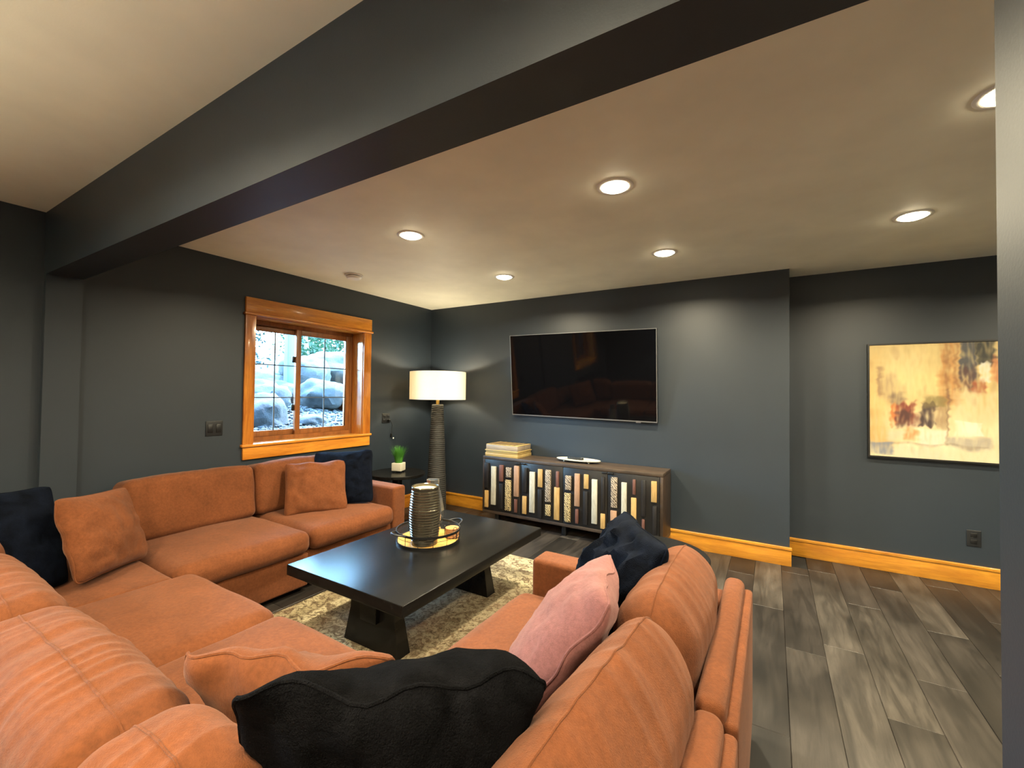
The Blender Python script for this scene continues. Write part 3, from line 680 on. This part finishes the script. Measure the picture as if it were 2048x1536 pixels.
blocks = [(1.107, 1.16, 0.364, 0.631, 'd'), (1.116, 1.16, 0.162, 0.338, 't'), (1.197, 1.254, 0.199, 0.603, 'w'), (1.299, 1.346, 0.457, 0.626, 'b'), (1.299, 1.344, 0.17, 0.429, 'd'), (1.381, 1.44, 0.508, 0.609, 'p'), (1.372, 1.441, 0.164, 0.479, 'y'), (1.478, 1.535, 0.322, 0.634, 'k'), (1.483, 1.515, 0.158, 0.292, 'b'), (1.585, 1.630, 0.379, 0.626, 'd'), (1.581, 1.625, 0.161, 0.338, 't'), (1.662, 1.719, 0.187, 0.592, 'w'), (1.753, 1.803, 0.451, 0.628, 't'), (1.757, 1.801, 0.146, 0.427, 'd'), (1.838, 1.897, 0.318, 0.63, 'p'), (1.84, 1.896, 0.182, 0.289, 'y'), (1.954, 1.983, 0.474, 0.626, 'b'), (1.937, 1.99, 0.158, 0.471, 't'), (2.052, 2.111, 0.463, 0.596, 'p'), (2.045, 2.107, 0.156, 0.43, 'y'), (2.148, 2.198, 0.319, 0.626, 'k'), (2.16, 2.187, 0.158, 0.291, 'b'), (2.24, 2.285, 0.494, 0.628, 't'), (2.239, 2.279, 0.16, 0.469, 'd'), (2.32, 2.372, 0.183, 0.591, 'w'), (2.411, 2.441, 0.31, 0.623, 'd'), (2.406, 2.448, 0.149, 0.286, 't'), (2.501, 2.559, 0.357, 0.631, 'p'), (2.5, 2.556, 0.156, 0.329, 'k'), (2.6, 2.646, 0.203, 0.595, 'w'), (2.699, 2.724, 0.498, 0.631, 'b'), (2.686, 2.732, 0.16, 0.469, 't'), (2.776, 2.812, 0.32, 0.633, 'd'), (2.78, 2.805, 0.165, 0.292, 'b'), (2.861, 2.907, 0.456, 0.635, 't'), (2.875, 2.907, 0.178, 0.423, 'd')]
for x0, x1, z0, z1, k in blocks:
    i = max(j for j in range(4) if (x0+x1)/2 > xs[j])
    obj('block', box(x0, x1, CY0-.002-random.uniform(.012, .022), CY0-.002, max(z0, .142), z1, .002, 1), mt['b_'+k], doors[i])
for x, i in ((1.553, 0), (2.468, 2)):
    obj('pull', box(x-.055, x-.004, CY0-.018, CY0-.002, .655, .669, .003, 1), mt['blackmetal'], doors[i]); obj('pull', box(x+.004, x+.055, CY0-.018, CY0-.002, .655, .669, .003, 1), mt['blackmetal'], doors[i+1])

# game boxes on the console
zt = .704
g1 = thing('game_box', (1.30, -.165, zt), 'pale pine game box with grooved sides, under the backgammon box on the console', 'box')
obj('lower_half', box(1.094, 1.50, -.335, -.035, zt, zt+.034, .003, 1), mt['pine'], g1); obj('upper_half', box(1.098, 1.496, -.331, -.039, zt+.036, zt+.062, .003, 1), mt['pine'], g1); obj('lip', box(1.09, 1.504, -.339, -.031, zt+.058, zt+.068, .003, 1), mt['pine'], g1)
z2 = zt+.0685
g2 = thing('backgammon_box', (1.30, -.165, z2), 'grey-brown backgammon box with dark points on top, stacked on the pine box', 'box')
obj('case', box(1.10, 1.494, -.328, -.042, z2, z2+.052, .003, 1), mt['greywood'], g2)
obj('board_frame', box(1.10, 1.494, -.328, -.042, z2+.0522, z2+.058, .002, 1), mt['pine'], g2)
for i in range(6):
    x = 1.125+i*.058; zq = z2+.0582
    for s, m_ in ((0, 'walnut'), ):
        yb = -.315; yt = -.055
        obj('point', G().add([(x, yb, zq), (x+.034, yb, zq), (x+.05, yt, zq), (x+.022, yt, zq), (x, yb, zq+.0012), (x+.034, yb, zq+.0012), (x+.05, yt, zq+.0012), (x+.022, yt, zq+.0012)], [(0, 1, 5, 4), (1, 2, 6, 5), (2, 3, 7, 6), (3, 0, 4, 7), (4, 5, 6, 7), (3, 2, 1, 0)], False), mt['walnut'], g2)
# oval platter
pl = thing('oval_platter', (2.10, -.16, zt), 'oval white footed platter on the console under the television', 'platter')
g = lathe([(0, .016), (.21, .016), (.228, .021), (.232, .027), (.226, .030), (.205, .024), (0, .023)], 56, (0, 0, 0)); g.xf(Matrix.Translation((2.10, -.165, zt)) @ Matrix.Diagonal((1.0, .42, 1, 1))); obj('dish', g, mt['ceramic'], pl)
for dx in (-.13, .13):
    for dy in (-.05, .05): obj('ball_foot', lathe([(0, 0), (.008, .003), (.010, .009), (.008, .017), (0, .017)], 12, (2.10+dx, -.165+dy, zt)), mt['ceramic'], pl)
rm = thing('remote_control', (2.07, -.165, zt+.0235), 'slim dark remote control lying in the oval platter', 'remote')
rmx = Matrix.Translation((2.07, -.165, zt+.0335)) @ Matrix.Rotation(R(-6), 4, 'Z')
obj('body', box(-.085, .085, -.019, .019, -.009, .009, .006, 2).xf(rmx), mt['blkplastic'], rm)
for i in range(5): obj('button', box(-.06+i*.026, -.048+i*.026, -.006, .006, .009, .0115, .002, 1).xf(rmx), mt['plate'], rm)

# ------------------------------------------------------------------ painting
pt = thing('abstract_painting', (4.91, YA-.03, .905), 'abstract cream, rust and charcoal painting in a thin black frame in the alcove', 'painting')
ax0, ax1, az0, az1 = 4.425, 5.40, .905, 1.817
g = G()
for b in ((ax0, ax1, az0, az0+.012), (ax0, ax1, az1-.012, az1), (ax0, ax0+.012, az0+.012, az1-.012), (ax1-.012, ax1, az0+.012, az1-.012)): g._m(box(b[0], b[1], YA-.04, YA, b[2], b[3]))
obj('frame', g, plain('thin_black_frame', srgb(18, 17, 17), .4), pt)
def lerp(a, b, t): return tuple(a[i]+(b[i]-a[i])*t for i in range(3))
def sstep(a, b, x): t = max(0, min(1, (x-a)/(b-a))); return t*t*(3-2*t)
strokes = [  # a0 a1 b0 b1 colour soft strength  (a from the left, b from the top, of the visible part)
 (-.1, .14, .0, .9, (206, 166, 92), .1, .55), (-.1, .3, .75, .92, (204, 158, 88), .06, .5), (.05, .45, .05, .45, (226, 204, 148), .1, .6), (.56, .72, -.1, .52, (190, 134, 74), .03, .85), (.60, .64, .0, .5, (130, 88, 50), .02, .55), (.68, .70, .0, .42, (120, 82, 52), .015, .5),
 (.72, .83, -.1, .33, (72, 72, 78), .015, .95), (.83, .96, -.1, .19, (38, 38, 34), .015, .95), (.72, .82, .22, .42, (84, 50, 44), .04, .8), (.85, .93, .17, .33, (230, 224, 206), .012, .95), (.94, 1.02, .12, .34, (196, 120, 72), .03, .8), (.80, .89, .32, .43, (156, 78, 46), .02, .9),
 (.06, .11, .2, .46, (112, 78, 58), .02, .5), (.1, .24, .3, .5, (150, 124, 96), .05, .55), (.17, .27, .42, .54, (98, 78, 70), .03, .55), (.17, .23, .52, .71, (200, 112, 52), .015, .9), (.21, .36, .50, .72, (128, 54, 38), .02, .92), (.22, .33, .57, .75, (62, 38, 36), .02, .7), (.33, .42, .62, .74, (110, 62, 52), .03, .7), (.41, .53, .51, .72, (62, 46, 46), .015, .95), (.42, .60, .45, .55, (128, 112, 66), .02, .75), (.52, .62, .55, .72, (150, 118, 86), .03, .7), (.61, .63, .4, .9, (120, 92, 70), .01, .6),
 (.30, .38, .75, .86, (200, 126, 66), .025, .8), (.14, .3, .76, .86, (226, 206, 184), .03, .6), (.40, .62, .75, .89, (230, 220, 198), .015, .9), (.66, .98, .42, .68, (216, 200, 158), .05, .7), (.68, .86, .67, .79, (236, 228, 208), .012, .9), (.62, .93, .80, .91, (168, 158, 146), .02, .75), (-.1, .9, .875, .895, (150, 132, 108), .01, .5), (-.1, .19, .87, .97, (132, 136, 150), .02, .9), (.19, .62, .90, 1.1, (214, 204, 178), .03, .7), (.62, 1.4, .92, 1.1, (224, 212, 178), .02, .8),
 (1.0, 1.3, -.1, .4, (150, 110, 76), .06, .7), (1.0, 1.3, .4, .9, (214, 198, 160), .08, .7)]
NX, NZ = 260, 240; vs = []; fs = []; cols = []
x0, x1, z0, z1 = ax0+.012, ax1-.012, az0+.012, az1-.012
for j in range(NZ+1):
    for i in range(NX+1):
        u = i/NX; b = 1-j/NZ; a = u*(x1-x0)/.745; nv = Vector((a*3, b*3, 0))
        n1 = noise.noise(Vector((a*5, b*5, 1))); n2 = noise.noise(Vector((a*28, b*7, 5))); n3 = noise.noise(Vector((a*7, b*22, 9))); n4 = noise.noise(Vector((a*4, b*34, 13))); n5 = noise.noise(Vector((a*30, b*3, 17))); n6 = noise.noise(Vector((a*46, b*15, 21))); n7 = noise.noise(Vector((a*11, b*9, 27)))
        c_ = lerp((222, 196, 132), (226, 212, 172), sstep(.35, .9, b+.15*n1))
        c_ = tuple(k*(1+.07*n1+.05*n2+.04*n6) for k in c_)
        c_ = lerp(c_, (176, 142, 92), max(0, min(.6, 1.4*n7*(.5+n5)-.12)))
        for (a0, a1, b0, b1, cc, so, stg) in strokes:
            aa = a+.014*n2+.03*n1+.022*n4; bb = b+.02*n3+.025*n1+.05*n5*(1 if b1-b0 > .15 and a1-a0 > .05 else 0)
            wgt = sstep(a0-so, a0+so, aa)*(1-sstep(a1-so, a1+so, aa))*sstep(b0-so, b0+so, bb)*(1-sstep(b1-so, b1+so, bb))
            wgt *= stg*max(.0, min(1, .82+.5*n2+.16*n3+.55*n6+.5*n7))
            c_ = lerp(c_, cc, min(1, wgt))
        vs.append((x0+(x1-x0)*u, YA-.034-.0015*abs(n2), z0+(z1-z0)*j/NZ)); cols.append(tuple(k*.62 for k in srgb(*[max(0, min(255, k)) for k in c_])[:3])+(1,))
for j in range(NZ):
    for i in range(NX): q = j*(NX+1)+i; fs.append((q, q+1, q+NX+2, q+NX+1))
off = wpos(pt); me = bpy.data.meshes.new('canvas'); me.from_pydata([tuple(Vector(v)-off) for v in vs], [], fs)
at = me.color_attributes.new('paint', 'FLOAT_COLOR', 'POINT')
at.data.foreach_set('color', [k for c_ in cols for k in c_])
m = M('oil_paint'); an = m.n('ShaderNodeAttribute'); an.attribute_name = 'paint'; m.col(an.outputs['Color']); m.set(Roughness=.55); m.bump(m.noise(m.coords(), 120, 3), .2, .003)
me.materials.append(m.m); cv = bpy.data.objects.new('canvas', me); C.objects.link(cv); cv.parent = pt
obj('stretcher_board', box(x0, x1, YA-.031, YA-.001, z0, z1), mt['pine'], pt)

# ------------------------------------------------------------------ switches and outlets
sw = thing('light_switch', (0, -2.506, 1.02), 'black double rocker light switch plate left of the window', 'switch')
obj('cover_plate', box(0, .007, -2.566, -2.446, 1.02, 1.136, .003, 2), mt['plate'], sw)
for y in (-2.535, -2.477): obj('rocker', box(.006, .011, y-.017, y+.017, 1.045, 1.111, .002, 1), mt['blkplastic'], sw)
ol = thing('wall_outlet', (0, -.74, 1.026), 'black double outlet right of the window above the side table', 'outlet', 'black wall outlets')
obj('cover_plate', box(0, .007, -.797, -.685, 1.026, 1.135, .003, 2), mt['plate'], ol)
for y in (-.770, -.712):
    for z in (1.056, 1.105): obj('socket', box(.006, .010, y-.016, y+.016, z-.014, z+.014, .003, 1), mt['blkplastic'], ol)
pc = thing('plug_cord', (.02, -.70, .85), 'thin black plugged cord hanging from the outlet by the window', 'cord')
obj('plug', box(.0105, .036, -.722, -.694, 1.044, 1.070, .005, 2), mt['blkplastic'], pc)
obj('cord', tube([(.034, -.708, 1.052), (.04, -.69, 1.03), (.03, -.668, 1.0), (.018, -.664, .96), (.016, -.66, .92), (.015, -.655, .86)], .0025, 6), mt['blkplastic'], pc)
obj('inline_switch', box(.008, .022, -.672, -.655, .86, .905, .004, 2), mt['blkplastic'], pc)
obj('cord_tag', box(.010, .018, -.642, -.628, .84, .856, .002, 1), mt['white'], pc, label='small white tag')
oa = thing('wall_outlet', (5.04, YA, .29), 'black wall outlet low in the alcove under the painting', 'outlet', 'black wall outlets')
obj('cover_plate', box(5.0, 5.078, YA-.007, YA, .29, .408, .003, 2), mt['plate'], oa)
for z in (.325, .374): obj('socket', box(5.022, 5.056, YA-.011, YA-.006, z-.015, z+.015, .003, 1), mt['blkplastic'], oa)

# ------------------------------------------------------------------ outside the window
def gz(x, y): return .775+.17*abs(min(0, x+.0))+.03*noise.noise(Vector((x*1.3, y*1.3, 3)))
g = G(); vs = []; fs = []; nx, ny = 40, 60
for i in range(nx+1):
    for j in range(ny+1):
        x = -.3-13*(i/nx)**1.6; y = -8+22*j/ny; vs.append((x, y, gz(x, y)-.02))
for i in range(nx):
    for j in range(ny): q = i*(ny+1)+j; fs.append((q, q+1, q+ny+2, q+ny+1))
obj('ground', G().add(vs, fs), mt['soil'], kind='structure')
ico = bmesh.new(); bmesh.ops.create_icosphere(ico, subdivisions=1, radius=1); IV = [v.co.copy() for v in ico.verts]; IF = [tuple(v.index for v in f.verts) for f in ico.faces]; ico.free()
g = G()
for i in range(2600):
    x = -.4-2.6*random.random()**1.2; y = -2.6+3.6*random.random(); s = random.uniform(.018, .045); rot = Matrix.Rotation(random.uniform(0, 6.28), 4, 'Z') @ Matrix.Rotation(random.uniform(-.5, .5), 4, 'X')
    c0 = Vector((x, y, gz(x, y)-.012)); sc = (s*random.uniform(.8, 1.4), s*random.uniform(.7, 1.1), s*random.uniform(.5, .8))
    g.add([c0+rot @ Vector((v.x*sc[0], v.y*sc[1], v.z*sc[2])) for v in IV], IF, False)
gr_ = obj('gravel', g, mt['gravel'], kind='stuff', flat=True); tag(gr_, 'pale grey gravel bed outside the window', 'gravel')
ico = bmesh.new(); bmesh.ops.create_icosphere(ico, subdivisions=4, radius=1); BV = [v.co.copy() for v in ico.verts]; BF = [tuple(v.index for v in f.verts) for f in ico.faces]; ico.free()
def boulder(c, s, seed, label):
    so = Vector((seed*3.1, seed*1.7, seed))
    vs = []
    for v in BV:
        d = 1+.32*noise.noise(v*1.1+so)+.10*(1-2.4*abs(noise.noise(v*1.9+so)))*.6+.07*(1-2.4*abs(noise.noise(v*4.3+so)))*.6+.04*noise.noise(v*9+so)
        p = v*d; # flatten facets
        vs.append((c[0]+p.x*s[0], c[1]+p.y*s[1], c[2]+p.z*s[2]))
    solo('boulder', G().add(vs, BF), mt['rock'], label, 'boulder', 'boulders outside the window')
boulder((-1.45, -1.42, 1.02), (.3, .36, .33), 1, 'big rounded boulder at the lower left of the window view')
boulder((-2.0, -1.02, 1.22), (.3, .36, .29), 2, 'dark boulder rising behind the big rounded one in the left panes')
boulder((-2.15, .02, 1.30), (.3, .36, .25), 3, 'dark slanted boulder in the middle of the right panes')
boulder((-1.9, .40, 1.22), (.25, .22, .24), 4, 'pale boulder cut by the right edge of the right panes')
boulder((-2.6, -.32, 1.33), (.25, .3, .17), 5, 'low dark boulder beside the post in the right panes')
boulder((-1.25, -.83, .985), (.14, .22, .10), 6, 'small flat stone low in the gravel of the right panes')
boulder((-3.4, -.35, 1.46), (.5, .62, .24), 7, 'broad sunlit boulder at the top of the left panes')
boulder((-3.2, .36, 1.64), (.42, .40, .34), 8, 'tall pale boulder high in the right panes near the centre stile')
boulder((-3.6, 1.25, 1.80), (.5, .55, .33), 9, 'bright boulder high at the right edge of the window view')
pg_ = solo('wooden_post', box(-2.66, -2.55, -.345, -.235, 1.1, 4.2, .012, 2), mt['post'], 'pale blue-grey upright post outside the window by the centre stile', 'post')
def tree(name, base, h, rad, mat, n, leaf, label, zlo, cone=False):
    t = thing(name, base, label, 'tree', 'trees behind the boulders')
    b = Vector(base)
    trk = [b+Vector((.04*math.sin(i*1.3), .05*math.cos(i), h*i/7)) for i in range(8)]
    obj('trunk', tube(trk, .05, 8), mat_b, t)
    vs = []; fs = []
    for i in range(n):
        if i % 14 == 0:
            q = random.random(); zz = zlo+(h-zlo)*q; rr = rad*((1-q)*.95+.08 if cone else math.sqrt(max(.05, 1-(2*q-1)**2)))
            a = random.uniform(0, 6.28); cl = b+Vector((math.cos(a)*rr*random.uniform(.35, 1), math.sin(a)*rr*random.uniform(.35, 1), zz))
        p = cl+Vector((random.gauss(0, .13), random.gauss(0, .13), random.gauss(0, .09)))
        d1_ = Vector((random.gauss(0, 1), random.gauss(0, 1), random.gauss(0, .6))).normalized(); d2_ = d1_.orthogonal().normalized()
        l = leaf*random.uniform(.7, 1.3); w_ = l*.42; o = len(vs)
        vs += [p-d1_*l, p+d2_*w_, p+d1_*l, p-d2_*w_]; fs.append((o, o+1, o+2, o+3))
    obj('foliage', G().add(vs, fs, False), mat, t, kind='stuff', flat=True)
mat_b = mt['bark']
tree('leafy_tree', (-6.7, 3.35, gz(-6.7, 3.35)-.1), 3.5, 1.25, mt['leaf'], 7000, .06, 'leafy green tree behind the boulders in the right panes', .2)
tree('evergreen_tree', (-6.3, .55, gz(-6.3, .55)-.1), 3.8, .75, mt['needle'], 5000, .055, 'blue-green evergreen behind the boulders in the left panes', .25, True)
tree('leafy_shrub', (-5.2, 1.75, gz(-5.2, 1.75)-.1), 2.3, .7, mt['leaf'], 3200, .045, 'airy shrub behind the post in the window view', .3)
tree('evergreen_tree', (-10.2, 6.2, gz(-10.2, 6.2)-.1), 5.2, 1.7, mt['needle'], 5000, .075, 'farther evergreen at the upper right of the window view', .3, True)
